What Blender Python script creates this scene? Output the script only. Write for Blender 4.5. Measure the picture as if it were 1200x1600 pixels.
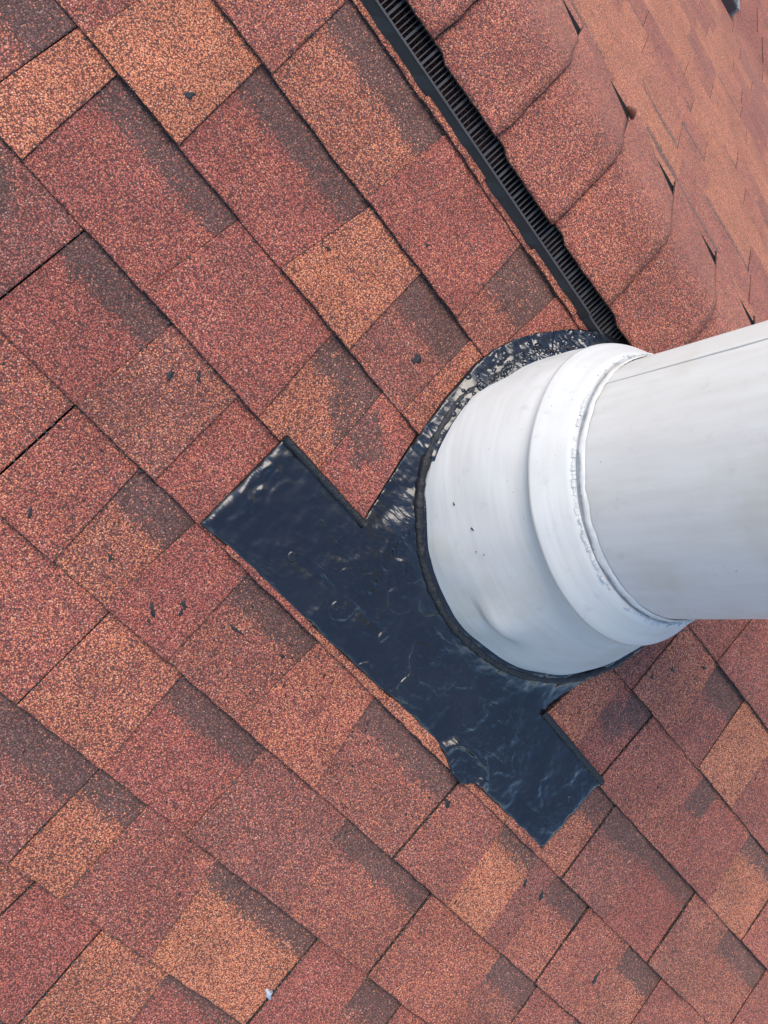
import bpy, bmesh, math, random
from mathutils import Vector, Matrix, noise
R = math.radians
random.seed(7)
scene = bpy.context.scene
for o in list(bpy.data.objects):
    bpy.data.objects.remove(o)
COL = scene.collection

# ------------------------------------------------------------------ camera
CAM = Vector((0.0450634, -0.9116570, 0.7750917))
ROWS = ((0.6192310, 0.5085190, 0.5982987), (0.6901592, -0.7158737, -0.1058545), (0.3744773, 0.4784697, -0.7942503))
cd = bpy.data.cameras.new('camera')
cam = bpy.data.objects.new('camera', cd)
COL.objects.link(cam)
cx, cy, cz = (Vector(r) for r in ROWS)
m = Matrix((cx, -cy, -cz)).transposed().to_4x4()
m.translation = CAM
cam.matrix_world = m
cd.sensor_fit = 'VERTICAL'
cd.sensor_height = 36.0
cd.lens = 1334.96 / 1600.0 * 36.0
cd.clip_start = 0.02
cd.clip_end = 600
scene.camera = cam

# ------------------------------------------------------------------ sky and sun
SUN = Vector((-0.62, 0.14, 0.85)).normalized()
world = bpy.data.worlds.new('World')
scene.world = world
world.use_nodes = True
wn = world.node_tree
sky = wn.nodes.new('ShaderNodeTexSky')
sky.sky_type = 'NISHITA'
sky.sun_disc = False
sky.sun_elevation = math.asin(SUN.z)
sky.sun_rotation = math.atan2(SUN.x, SUN.y)
sky.dust_density = 0.5
sky.ozone_density = 3.2
bg = wn.nodes['Background']
bg.inputs[1].default_value = 0.125
wn.links.new(sky.outputs[0], bg.inputs[0])
sd = bpy.data.lights.new('sun', 'SUN')
sd.energy = 1.5
sd.angle = R(40)
sd.color = (1.0, 0.89, 0.74)
so = bpy.data.objects.new('sun', sd)
COL.objects.link(so)
so.rotation_euler = SUN.to_track_quat('Z', 'Y').to_euler()
so.location = SUN * 5
scene.view_settings.view_transform = 'Standard'
scene.view_settings.look = 'None'
scene.view_settings.gamma = 1
scene.view_settings.use_curve_mapping = False
scene.view_settings.exposure = 1.38

# ------------------------------------------------------------------ frames of reference
S = 0.143                                   # shingle exposure
PITCH = R(18.43)
C_, S_ = math.cos(PITCH), math.sin(PITCH)
PEAK = 0.175                                # distance from the first course line up to the ridge


class Frame:
    def __init__(self, o, eu, ev):
        self.o, self.eu, self.ev = Vector(o), Vector(eu).normalized(), Vector(ev).normalized()
        self.en = self.eu.cross(self.ev).normalized()

    def p(self, u, v, n=0.0):
        return self.o + self.eu * u + self.ev * v + self.en * n


NEAR = Frame((0, 0, 0), (1, 0, 0), (0, C_, S_))
PK = NEAR.p(0, PEAK)
# the far slope: v runs up towards the ridge, so v = -distance below the ridge; u runs the other way
FAR = Frame(PK, (-1, 0, 0), (0, -C_, S_))


# ------------------------------------------------------------------ object helpers
def link(name, me, parent=None, mats=(), loc=None):
    for mt in mats:
        me.materials.append(mt)
    o = bpy.data.objects.new(name, me)
    COL.objects.link(o)
    if loc is not None:
        o.location = loc
    if parent:
        o.parent = parent
    return o


def tag(o, label=None, cat=None, group=None, kind=None):
    if label: o['label'] = label
    if cat: o['category'] = cat
    if group: o['group'] = group
    if kind: o['kind'] = kind
    return o


def empty(name, loc, label=None, cat=None, group=None, kind=None):
    o = bpy.data.objects.new(name, None)
    o.empty_display_size = 0.1
    COL.objects.link(o)
    o.location = loc
    return tag(o, label, cat, group, kind)


class MB:
    """mesh collector in world coordinates with a few point attributes"""
    def __init__(self):
        self.v, self.f, self.mi, self.loc, self.blend, self.band, self.stain = [], [], [], [], [], [], []
        self.attrs = False

    def add(self, vs, fs, mi=0, locs=None, blend=None, band=None, stain=None):
        b = len(self.v)
        self.v += [Vector(x) for x in vs]
        for i, f in enumerate(fs):
            self.f.append([b + k for k in f])
            self.mi.append(mi if isinstance(mi, int) else mi[i])
        if locs is not None or blend is not None:
            self.attrs = True
        self.loc += list(locs) if locs is not None else [(0, 0, 0)] * len(vs)
        self.blend += [blend or (0.3, 0.5, 0.2)] * len(vs)
        self.band += [band or (9, -9, 9)] * len(vs)
        self.stain += [stain or (9, 9, 0.01)] * len(vs)

    def box(self, F, u0, u1, v0, v1, n0, n1, mi=0):
        vs = [F.p(u, v, n) for n in (n0, n1) for v in (v0, v1) for u in (u0, u1)]
        self.add(vs, [(0, 2, 3, 1), (4, 5, 7, 6), (0, 1, 5, 4), (2, 6, 7, 3), (0, 4, 6, 2), (1, 3, 7, 5)], mi)

    def hexa(self, vs, mi=0):
        self.add(vs, [(0, 2, 3, 1), (4, 5, 7, 6), (0, 1, 5, 4), (2, 6, 7, 3), (0, 4, 6, 2), (1, 3, 7, 5)], mi)

    def build(self, name, mats, parent=None, origin=None, smooth=False, ploc=None):
        origin = Vector(origin) if origin is not None else Vector((0, 0, 0))
        me = bpy.data.meshes.new(name)
        me.from_pydata([x - origin for x in self.v], [], self.f)
        me.polygons.foreach_set('material_index', self.mi)
        if smooth:
            me.polygons.foreach_set('use_smooth', [True] * len(self.f))
        if self.attrs:
            for nm, dat in (('loc', self.loc), ('blend', self.blend), ('band', self.band), ('stain', self.stain)):
                a = me.attributes.new(nm, 'FLOAT_VECTOR', 'POINT')
                a.data.foreach_set('vector', [c for t in dat for c in t])
        me.update()
        po = parent.matrix_basis.translation if parent and parent.parent is None else (Vector((0, 0, 0)) if not parent else parent['_w'] if '_w' in parent else parent.location)
        if parent and parent.parent is not None:
            po = parent.parent.location + parent.location
        return link(name, me, parent, mats, origin - Vector(po))


# ------------------------------------------------------------------ materials
class NT:
    def __init__(self, name):
        self.mat = bpy.data.materials.new(name)
        self.mat.use_nodes = True
        self.t = self.mat.node_tree
        self.bsdf = self.t.nodes['Principled BSDF']

    def n(self, typ, ins=None, **props):
        nd = self.t.nodes.new('ShaderNode' + typ)
        for k, v in props.items():
            setattr(nd, k, v)
        for k, v in (ins or {}).items():
            self.set(nd.inputs[k], v)
        return nd

    def set(self, sock, v):
        if hasattr(v, 'is_output'):
            self.t.links.new(v, sock)
        else:
            sock.default_value = v

    def math(self, op, a, b=0.0, c=0.0, clamp=False):
        nd = self.n('Math', {0: a, 1: b, 2: c}, operation=op)
        nd.use_clamp = clamp
        return nd.outputs[0]

    def mix(self, f, a, b):
        nd = self.n('Mix', data_type='RGBA')
        self.set(nd.inputs[0], f); self.set(nd.inputs[6], a); self.set(nd.inputs[7], b)
        return nd.outputs[2]

    def ramp(self, f, stops, interp='LINEAR'):
        nd = self.n('ValToRGB', {0: f})
        cr = nd.color_ramp
        cr.interpolation = interp
        while len(cr.elements) < len(stops):
            cr.elements.new(0.5)
        for e, (p, c) in zip(cr.elements, stops):
            e.position = p
            e.color = (*c, 1) if len(c) == 3 else c
        return nd.outputs[0]

    def smooth(self, x, a, b, lo=0.0, hi=1.0):
        nd = self.n('MapRange', {0: x, 1: a, 2: b, 3: lo, 4: hi}, interpolation_type='SMOOTHSTEP')
        return nd.outputs[0]

    def noise(self, vec, scale, detail=3, rough=0.5):
        nd = self.n('TexNoise', {'Vector': vec, 'Scale': scale, 'Detail': detail, 'Roughness': rough})
        return nd.outputs[0]

    def attr(self, name):
        return self.n('Attribute', attribute_name=name).outputs['Vector']

    def sep(self, v):
        return self.n('SeparateXYZ', {0: v}).outputs

    def out(self, **kw):
        for k, v in kw.items():
            self.set(self.bsdf.inputs[k.replace('_', ' ')], v)
        return self.mat


def shingle_material():
    t = NT('shingle granules')
    pos = t.n('NewGeometry').outputs['Position']
    warp = t.n('TexNoise', {'Vector': pos, 'Scale': 420.0, 'Detail': 2.0}).outputs['Color']
    wv = t.n('VectorMath', {0: warp, 1: (-0.5, -0.5, -0.5)}, operation='ADD').outputs[0]
    wv = t.n('VectorMath', {0: wv, 'Scale': 0.0022}, operation='SCALE').outputs[0]
    gp = t.n('VectorMath', {0: pos, 1: wv}, operation='ADD').outputs[0]
    vor = t.n('TexVoronoi', {'Vector': gp, 'Scale': 570.0, 'Randomness': 1.0})
    r1, g1, b1 = t.n('SeparateColor', {0: vor.outputs['Color']}).outputs[:3]
    dist = vor.outputs['Distance']
    o, r, b = t.sep(t.attr('blend'))
    low = t.noise(pos, 22.0, 3, 0.6)
    low2 = t.noise(pos, 70.0, 2, 0.6)
    tt = t.math('ADD', g1, t.math('MULTIPLY', t.math('SUBTRACT', low, 0.46), 0.75))
    tt = t.math('ADD', tt, t.math('MULTIPLY', t.math('SUBTRACT', low2, 0.5), 0.3))
    # printed shadow band of dark granules and odd dark drops
    lu, lv, _ = t.sep(t.attr('loc'))
    v0, u0, u1 = t.sep(t.attr('band'))
    edge = t.math('MULTIPLY', t.math('SUBTRACT', t.noise(pos, 60.0, 3, 0.6), 0.5), 0.032)
    dv = t.math('ADD', t.math('SUBTRACT', lv, v0), edge)
    p1 = t.smooth(dv, -0.013, 0.010)
    p1 = t.math('MULTIPLY', p1, t.smooth(t.math('ADD', t.math('SUBTRACT', lu, u0), edge), -0.008, 0.008))
    p1 = t.math('MULTIPLY', p1, t.smooth(t.math('ADD', t.math('SUBTRACT', u1, lu), edge), -0.008, 0.008))
    sc = t.sep(t.attr('stain'))
    du, dvv = t.math('SUBTRACT', lu, sc[0]), t.math('SUBTRACT', lv, sc[1])
    dd = t.math('MULTIPLY', t.math('ADD', t.math('ABSOLUTE', t.math('ADD', du, t.math('MULTIPLY', dvv, 0.35))), t.math('ABSOLUTE', dvv)), 0.85)
    dd = t.math('ADD', dd, t.math('MULTIPLY', edge, 0.7))
    p2 = t.smooth(t.math('DIVIDE', dd, sc[2]), 0.75, 1.15, 0.85, 0.0)
    dark = t.math('MULTIPLY', t.math('MAXIMUM', p1, p2), 0.9)
    org = t.ramp(r1, [(0, (.57, .192, .088)), (.40, (.47, .142, .066)), (.60, (.62, .240, .125)), (.76, (.36, .088, .048)), (.90, (.13, .046, .034)), (.97, (.66, .32, .20))], 'CONSTANT')  # palest specks in these palettes stand in for sunlit granule glints
    red = t.ramp(r1, [(0, (.40, .100, .070)), (.35, (.31, .070, .050)), (.58, (.46, .136, .094)), (.74, (.22, .044, .037)), (.88, (.085, .030, .028)), (.97, (.52, .23, .165))], 'CONSTANT')
    brn = t.ramp(r1, [(0, (.245, .092, .070)), (.35, (.155, .058, .048)), (.58, (.33, .135, .098)), (.76, (.19, .052, .042)), (.88, (.062, .032, .029)), (.965, (.42, .22, .16))], 'CONSTANT')
    drk = t.ramp(r1, [(0, (.130, .066, .055)), (.35, (.082, .044, .039)), (.62, (.19, .094, .074)), (.80, (.115, .043, .036)), (.90, (.040, .027, .026)), (.97, (.28, .17, .125))], 'CONSTANT')
    c = t.mix(t.math('LESS_THAN', tt, t.math('ADD', o, r)), brn, red)
    c = t.mix(t.math('LESS_THAN', tt, o), c, org)
    c = t.mix(t.math('LESS_THAN', b1, dark), c, drk)
    # scuffs of dirt with shapes of their own
    dt = t.math('MULTIPLY', t.smooth(t.noise(pos, 130.0, 4, 0.7), 0.62, 0.68, 0.0, 0.85), t.smooth(t.noise(pos, 17.0, 2), 0.47, 0.60))
    c = t.mix(dt, c, (.055, .042, .038, 1))
    # bitumen between the granules
    c = t.mix(t.smooth(dist, 0.42, 0.64, 0.0, 0.85), c, (.042, .019, .015, 1))
    # worn, weather-washed variation
    w = t.smooth(t.noise(pos, 9.0, 4, 0.6), 0.3, 0.75, 1.02, 1.38)
    c = t.n('VectorMath', {0: c, 'Scale': w}, operation='SCALE').outputs[0]
    h = t.math('SUBTRACT', 1.0, dist)
    h = t.math('ADD', h, t.math('MULTIPLY', b1, 0.7))
    h = t.math('ADD', h, t.math('MULTIPLY', t.noise(pos, 45.0, 2), 1.2))
    bmp = t.n('Bump', {'Strength': 0.75, 'Distance': 0.0014, 'Height': h}).outputs[0]
    return t.out(Base_Color=c, Roughness=0.85, Specular_IOR_Level=0.3, Normal=bmp, Sheen_Weight=0.17, Sheen_Roughness=0.6, Sheen_Tint=(1.0, .52, .30, 1))


def edge_material():
    t = NT('cut asphalt edge')
    pos = t.n('NewGeometry').outputs['Position']
    vor = t.n('TexVoronoi', {'Vector': pos, 'Scale': 480.0})
    r1 = t.n('SeparateColor', {0: vor.outputs['Color']}).outputs[0]
    c = t.ramp(r1, [(0, (.016, .013, .012)), (.62, (.05, .028, .022)), (.8, (.13, .05, .035)), (.93, (.22, .13, .09))], 'CONSTANT')
    bmp = t.n('Bump', {'Strength': 0.6, 'Distance': 0.001, 'Height': vor.outputs['Distance']}).outputs[0]
    return t.out(Base_Color=c, Roughness=0.9, Normal=bmp)


def tar_material():
    t = NT('wet black roofing tar')
    pos = t.n('NewGeometry').outputs['Position']
    mp = t.n('Mapping', {'Vector': pos, 'Scale': (40.0, 95.0, 60.0), 'Rotation': (0, 0, 0.35)}).outputs[0]
    brush = t.noise(mp, 1.0, 2, 0.5)
    big = t.noise(pos, 26.0, 2, 0.5)
    fine = t.noise(pos, 330.0, 3, 0.6)
    zone = t.smooth(t.noise(pos, 7.0, 2), 0.38, 0.62, 0.15, 1.0)
    h = t.math('ADD', t.math('MULTIPLY', t.math('MULTIPLY', brush, zone), 0.85), t.math('MULTIPLY', big, 1.25))
    h = t.math('ADD', h, t.math('MULTIPLY', t.math('MULTIPLY', fine, zone), 0.03))
    # torn skin edges and small craters
    sk = t.smooth(t.noise(pos, 19.0, 1.2, 0.5), 0.53, 0.58, 0.0, 0.24)
    h = t.math('ADD', h, t.math('MULTIPLY', sk, t.smooth(t.noise(pos, 6.0, 1), 0.42, 0.55)))
    bmp = t.n('Bump', {'Strength': 1.0, 'Distance': 0.006, 'Height': h}).outputs[0]
    rough = t.smooth(t.noise(pos, 16.0, 4, 0.65), 0.3, 0.7, 0.18, 0.36)
    return t.out(Base_Color=(.006, .0065, .008, 1), Roughness=rough, IOR=1.62, Normal=bmp)


def matte_tar_material():
    t = NT('dried black mastic')
    pos = t.n('NewGeometry').outputs['Position']
    h = t.math('ADD', t.noise(pos, 160.0, 4, 0.7), t.noise(pos, 45.0, 2))
    bmp = t.n('Bump', {'Strength': 0.9, 'Distance': 0.003, 'Height': h}).outputs[0]
    c = t.ramp(t.noise(pos, 240.0, 3, 0.7), [(0.35, (.0045, .0045, .005)), (0.7, (.013, .0125, .013))])
    return t.out(Base_Color=c, Roughness=0.5, IOR=1.5, Normal=bmp)


def paint_material(name, axis_scale, k=1.16):
    """white paint; the loc attribute carries (distance round, height, 0)"""
    t = NT(name)
    loc = t.attr('loc')
    pos = t.n('NewGeometry').outputs['Position']
    st = t.n('Mapping', {'Vector': loc, 'Scale': axis_scale}).outputs[0]
    strokes = t.noise(st, 1.0, 5, 0.6)
    blot = t.noise(pos, 9.0, 4, 0.6)
    c = t.ramp(strokes, [(0.30, (.425 * k, .407 * k, .372 * k)), (0.5, (.45 * k, .433 * k, .398 * k)), (0.72, (.47 * k, .455 * k, .422 * k))])
    stain = t.smooth(blot, 0.48, 0.72, 0.0, 0.60)
    c = t.mix(stain, c, (.39 * k, .362 * k, .30 * k, 1))
    grime = t.smooth(t.noise(pos, 38.0, 5, 0.7), 0.58, 0.76, 0.0, 0.40)
    c = t.mix(grime, c, (.30 * k, .285 * k, .26 * k, 1))
    vo = t.n('TexVoronoi', {'Vector': pos, 'Scale': 65.0})
    spk = t.math('LESS_THAN', vo.outputs['Distance'], 0.055)
    spk = t.math('MULTIPLY', spk, t.math('GREATER_THAN', t.noise(pos, 6.0, 1), 0.55))
    c = t.mix(t.math('MULTIPLY', spk, 0.7), c, (.20, .19, .18, 1))
    h = t.math('ADD', t.math('MULTIPLY', strokes, 0.6), t.math('MULTIPLY', t.noise(pos, 14.0, 2), 1.2))
    bmp = t.n('Bump', {'Strength': 0.35, 'Distance': 0.0016, 'Height': h}).outputs[0]
    return t.out(Base_Color=c, Roughness=t.smooth(strokes, 0.3, 0.7, 0.42, 0.58), Normal=bmp)


def plain(name, col, rough=0.6, metal=0.0, bump=0.0, bscale=120.0, var=0.25):
    t = NT(name)
    pos = t.n('NewGeometry').outputs['Position']
    nz = t.noise(pos, bscale, 4, 0.6)
    lo = tuple(x * (1 - var) for x in col)
    hi = tuple(min(1, x * (1 + var)) for x in col)
    c = t.ramp(nz, [(0.3, lo), (0.7, hi)])
    kw = dict(Base_Color=c, Roughness=rough, Metallic=metal)
    if bump:
        kw['Normal'] = t.n('Bump', {'Strength': 0.7, 'Distance': bump, 'Height': nz}).outputs[0]
    return t.out(**kw)


M_SH, M_EDGE, M_TAR, M_MAT = shingle_material(), edge_material(), tar_material(), matte_tar_material()
M_PIPE = paint_material('white painted pipe', (75.0, 9.0, 1.0), 1.34)
M_BASE = paint_material('white painted flashing cone', (9.0, 130.0, 1.0))
M_CAULK = plain('old white caulk', (.50, .49, .46), 0.7, 0, 0.002, 260.0, 0.2)
M_ZINC = plain('bare galvanised steel', (.30, .32, .34), 0.45, 0.4, 0.0005, 90.0, 0.25)
M_PLAST = plain('black plastic', (.011, .0115, .0125), 0.55, 0, 0.0004, 60.0, 0.2)
M_FIN = plain('grey black plastic fins', (.040, .038, .039), 0.6, 0, 0.0004, 60.0, 0.2)
M_DECK = plain('roofing felt and slit black', (.012, .011, .0105), 1.0)
M_DECK.node_tree.nodes['Principled BSDF'].inputs['Specular IOR Level'].default_value = 0.08  # almost no specular, so the far flange stays black like a shadowed slit

# ------------------------------------------------------------------ ground far below the eaves
mb = MB()
mb.add([(-300, -300, -4.5), (300, -300, -4.5), (300, 300, -4.5), (-300, 300, -4.5)], [(0, 1, 2, 3)])
tag(mb.build('ground', [plain('dry grass', (.07, .08, .04), 0.9, 0, 0.02, 3.0)]), 'grassy ground far below the roof', kind='structure')

# ------------------------------------------------------------------ roof
roof = empty('roof', (0, 0, 0), 'red and orange asphalt shingle roof with two slopes meeting at a ridge', 'roof')
mb = MB(); mb.add([NEAR.p(-1.3, -18 * S, -.006), NEAR.p(3.1, -18 * S, -.006), NEAR.p(3.1, PEAK, -.006), NEAR.p(-1.3, PEAK, -.006)], [(0, 1, 2, 3)])
near_deck = mb.build('roof_slope', [M_DECK], roof)
near_deck['label'] = 'near roof slope below the ridge vent, where the white pipe stands'
FAR_END = -.172 - 15 * S
mb = MB(); mb.add([FAR.p(-3.1, FAR_END, -.006), FAR.p(1.3, FAR_END, -.006), FAR.p(1.3, 0, -.006), FAR.p(-3.1, 0, -.006)], [(0, 1, 2, 3)])
far_deck = mb.build('roof_slope', [M_DECK], roof)
far_deck['label'] = 'far sunlit roof slope behind the ridge caps'


def shingle(dest, F, ub, ut, vb, vt, raised, blend, band=None, stain=None, over=0.022, rag=1.0, lift=0.0, hb=None, flat=False):
    """one shingle tab: butt corners ub=(u0,u1) at vb, upper corners ut=(u0,u1) at vt"""
    add = (0.0020 if flat else 0.003) if raised else 0.0
    hb = (0.0052 if hb is None else hb) + add
    ht = -0.0012 + add
    w = ub[1] - ub[0]
    nb = max(3, int(w / 0.013))
    ns = 3
    um = (ub[0] + ub[1]) / 2
    sx = random.random() * 50
    P = []
    k = (vt + over - vb) / (vt - vb)
    tl = ub[0] + (ut[0] - ub[0]) * k
    tr = ub[1] + (ut[1] - ub[1]) * k
    for i in range(nb + 1):
        s = i / nb
        u = ub[0] + w * s
        jit = 0 if i in (0, nb) else random.uniform(-1, 1) * 0.0009
        P.append((u + (0 if i in (0, nb) else random.uniform(-1, 1) * .002), vb + (jit + 0.0012 * noise.noise((sx + u * 14, vb * 3, 1.3))) * rag))
    for i in range(1, ns + 1):
        s = i / ns
        P.append((ub[1] + (tr - ub[1]) * s + random.uniform(-1, 1) * .0007 * rag * (s < 1), vb + (vt + over - vb) * s))
    for i in range(0, ns):
        s = 1 - i / ns
        P.append((ub[0] + (tl - ub[0]) * s + random.uniform(-1, 1) * .0007 * rag * (s < 1), vb + (vt + over - vb) * s))
    N = len(P)
    top = []
    for (u, v) in P:
        s = (v - vb) / (vt - vb)
        n = hb + (ht - hb) * s + 0.0006 * noise.noise((u * 9 + sx, v * 9, .7)) + lift * max(0, 1 - s) * max(0, (u - um) / w + .5)
        top.append((u, v, n))
    # a slightly rounded rim: inner ring level, outer ring a little lower
    cu = um; cv = (vb + vt) / 2
    inner = []
    for (u, v, n) in top:
        du, dv = cu - u, cv - v
        L = max(1e-6, math.hypot(du, dv))
        inner.append((u + du / L * .0016, v + dv / L * .0016, n))
    vs = [F.p(u, v, n) for (u, v, n) in inner] + [F.p(u, v, n - .0009) for (u, v, n) in top] + [F.p(u, v, min(n - .003, -.0035)) for (u, v, n) in top]
    fs = [list(range(N))] + [[N + i, N + (i + 1) % N, (i + 1) % N, i] for i in range(N)] + [[2 * N + i, 2 * N + (i + 1) % N, N + (i + 1) % N, N + i] for i in range(N)]
    mi = [0] * (1 + N) + [1] * N
    locs = [(u - um, v - vb, 0) for (u, v, n) in inner] + [(u - um, v - vb, 0) for (u, v, n) in top] * 2
    dest.add(vs, fs, mi, locs, blend, band, stain)
    return F.p(um, vb, 0)


O = lambda x=.86: (x, (1 - x) * .6, (1 - x) * .4)          # mostly orange granules
RD = lambda x=.78: ((1 - x) * .55, x, (1 - x) * .45)       # mostly red
BR = lambda x=.6: ((1 - x) * .45, (1 - x) * .55, x)        # mostly brown
MIX = lambda o, r, b: (o, r, b)
BAND = lambda f=.66, a=-9, b=9: ((f + .05) * S, a, b)

# near slope: (u at butt, u at top) of every cut, the tab to its right, read course by course from the ridge down
# entry: (cut_b, cut_t, raised, blend, band, stain, joint gap before)
NEAR_TABS = {
    0: [(-.24, -.24, 1, RD(.6), None, None), (-.06, -.06, 0, O(.6), None, None), (.12, .12, 1, O(.5), None, None), (.245, .245, 0, RD(.7), None, None), (.36, .36, 1, O(.55), None, None), (.47, .47, 0, RD(), None, None), (.53, .53, 9, 0, 0, 0)],
    1: [(-.22, -.22, 1, MIX(.33, .47, .2), None, None), (-.0155, -.0237, 0, MIX(.50, .22, .28), BAND(.63), None),
        (.1604, .1697, 1, RD(.80), None, None), (.3492, .3435, 0, MIX(.25, .40, .35), BAND(.40), (.03, .10, .045)),
        (.4236, .4345, 1, RD(.72), None, None), (.432, .505, 9, 0, 0, 0),
        (.95, .965, 0, RD(.65), None, None), (1.0811, 1.0892, 1, MIX(.1, .62, .28), None, None), (1.27, 1.27, 0, RD(.7), BAND(.6), None), (1.42, 1.42, 9, 0, 0, 0)],
    2: [(-.33, -.33, 0, MIX(.30, .42, .28), None, None), (-.1615, -.1512, 1, O(.95), None, None), (-.0235, -.0317, 0, RD(.80), BAND(.66), None),
        (.1509, .1706, 1, O(.74), None, None), (.2789, .2748, 0, MIX(.14, .34, .52), BAND(.60), None),
        (.388, .388, 1, MIX(.46, .34, .2), None, None), (.426, .42, 9, 0, 0, 0),
        (.90, .945, 0, MIX(.2, .55, .25), None, None), (.979, .9843, 1, MIX(.52, .38, .10), None, None), (1.1035, 1.089, 0, MIX(.15, .5, .35), BAND(.62), None),
        (1.192, 1.1876, 1, O(.93), None, None), (1.308, 1.308, 0, MIX(.1, .62, .28), BAND(.55, .02, 9), None), (1.47, 1.47, 1, RD(.6), None, None), (1.6, 1.6, 9, 0, 0, 0)],
    3: [(-.34, -.34, 1, MIX(.30, .28, .42), BAND(.55, .02, 9), None), (-.1782, -.1735, 1, O(.84), None, None), (-.1107, -.117, 0, RD(.78), BAND(.70), None),
        (.065, .078, 1, RD(.74), None, None), (.2589, .2508, 0, O(.68), BAND(.66), (.03, .088, .038)),
        (.362, .352, 1, RD(.76), None, (-.03, .085, .036)), (.452, .425, 9, 0, 0, 0),
        (.878, .90, 1, MIX(.60, .34, .06), None, None), (.963, .9615, 0, MIX(.1, .6, .3), BAND(.66, -.01, 9), (-.008, .088, .032)),
        (1.0399, 1.0503, 1, MIX(.24, .56, .20), BAND(.55, .06, 9), None), (1.271, 1.2711, 1, RD(.72), None, None),
        (1.40, 1.3925, 0, O(.80), BAND(.72), None), (1.53, 1.53, 1, RD(.7), None, None), (1.66, 1.66, 9, 0, 0, 0)],
    4: [(-.24, -.24, 1, MIX(.03, .37, .60), None, (-.02, .10, .07)), (-.0248, -.0211, 0, RD(.82), BAND(.66), None),  # first tab is dark maroon; its dark drop paints in shade at the left
        (.1067, .1141, 1, MIX(.30, .16, .54), None, None), (.2268, .2246, 0, RD(.74), BAND(.60, .02, 9), None),
        (.345, .345, 1, RD(.7), None, None), (.50, .50, 0, O(.7), None, None), (.66, .66, 1, O(.8), None, None), (.82, .82, 0, O(.75), None, None), (.95, .95, 1, MIX(.45, .4, .15), None, None),
        (1.03, 1.03, 0, MIX(.55, .32, .13), BAND(.62), None), (1.1065, 1.1056, 1, MIX(.14, .32, .54), BAND(.66), None), (1.231, 1.2096, 0, RD(.86), BAND(.74), None),
        (1.3714, 1.3709, 1, MIX(.32, .28, .40), None, None), (1.50, 1.49, 0, MIX(.40, .42, .18), BAND(.64), None), (1.64, 1.64, 1, RD(.7), None, None), (1.76, 1.76, 9, 0, 0, 0)],
    5: [(-.05, -.05, 1, MIX(.34, .44, .22), None, None), (.1062, .1068, 1, MIX(.26, .60, .14), None, None), (.2123, .2053, 0, MIX(.50, .20, .30), BAND(.62), None),
        (.2919, .2986, 1, RD(.86), None, None), (.3928, .3907, 0, MIX(.27, .36, .37), BAND(.70), None), (.5166, .527, 1, MIX(.42, .52, .06), None, None),
        (.6644, .643, 0, MIX(.22, .32, .46), BAND(.68), None), (.8367, .8435, 1, MIX(.22, .44, .34), None, None), (.9639, .9591, 1, O(.97), BAND(.78), None),
        (1.0546, 1.0494, 1, MIX(.10, .40, .5), None, None), (1.1006, 1.0986, 0, MIX(.36, .5, .14), BAND(.66), None), (1.1968, 1.1955, 1, MIX(.28, .62, .1), None, None),
        (1.3391, 1.3176, 0, MIX(.46, .32, .22), BAND(.66), None), (1.43, 1.43, 1, RD(.75), None, None), (1.56, 1.56, 9, 0, 0, 0)],
    6: [(.10, .10, 1, MIX(.30, .52, .18), None, None), (.3002, .3017, 1, MIX(.56, .26, .18), None, None), (.4273, .4209, 0, RD(.76), BAND(.68), None),
        (.5708, .5747, 1, MIX(.12, .30, .58), None, None), (.7589, .7398, 0, MIX(.26, .44, .30), BAND(.70), None), (.9328, .9341, 1, MIX(.36, .54, .10), None, None),
        (1.1198, 1.1086, 0, MIX(.28, .24, .48), BAND(.64), None), (1.212, 1.212, 1, RD(.72), None, None), (1.32, 1.32, 9, 0, 0, 0)],
    7: [(.22, .22, 1, BR(.55), BAND(.6), None), (.4255, .4281, 0, O(.74), BAND(.68), None), (.5062, .5081, 1, MIX(.16, .52, .32), None, None),
        (.6484, .6333, 0, O(.93), BAND(.72), None), (.8292, .8316, 1, RD(.84), None, None), (.9453, .9378, 0, BR(.5), BAND(.60), None), (1.02, 1.02, 1, RD(.7), None, None), (1.12, 1.12, 9, 0, 0, 0)],
    8: [(.28, .28, 0, MIX(.42, .28, .3), None, None), (.4585, .4691, 1, RD(.92), None, None), (.5753, .5762, 1, O(.72), None, None), (.6951, .6883, 0, RD(.80), BAND(.85), None), (.84, .84, 9, 0, 0, 0)],
    9: [(.42, .42, 0, MIX(.5, .3, .2), BAND(.7), None), (.62, .62, 1, RD(.7), None, None), (.74, .74, 9, 0, 0, 0)],
}
JOINTS = {(3, -.1782), (4, -.0248), (4, 1.1065), (4, 1.3714), (5, .1062), (5, .8367), (6, .3002), (6, .9328), (7, .4255), (7, .8292), (8, .5753), (8, .4585), (3, 1.0399), (5, 1.1968)}
for k, tabs in NEAR_TABS.items():
    vb, vt = -k * S, -(k - 1) * S
    for a, nx in zip(tabs, tabs[1:]):
        if a[2] == 9:
            continue
        gl = .0009 if (k, a[0]) in JOINTS else 0
        gr = .0009 if (k, nx[0]) in JOINTS else -.0008
        mb = MB()
        org = shingle(mb, NEAR, (a[0] + gl, nx[0] - gr), (a[1] + gl, nx[1] - gr), vb, vt, a[2], a[3], a[4], a[5], over=.022 if k else .03)
        mb.build('shingle', [M_SH, M_EDGE], near_deck, org)

TONES = [O(.9), O(.72), RD(.82), RD(.7), MIX(.34, .46, .2), MIX(.2, .36, .44), MIX(.46, .32, .22), RD(.6)]


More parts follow.
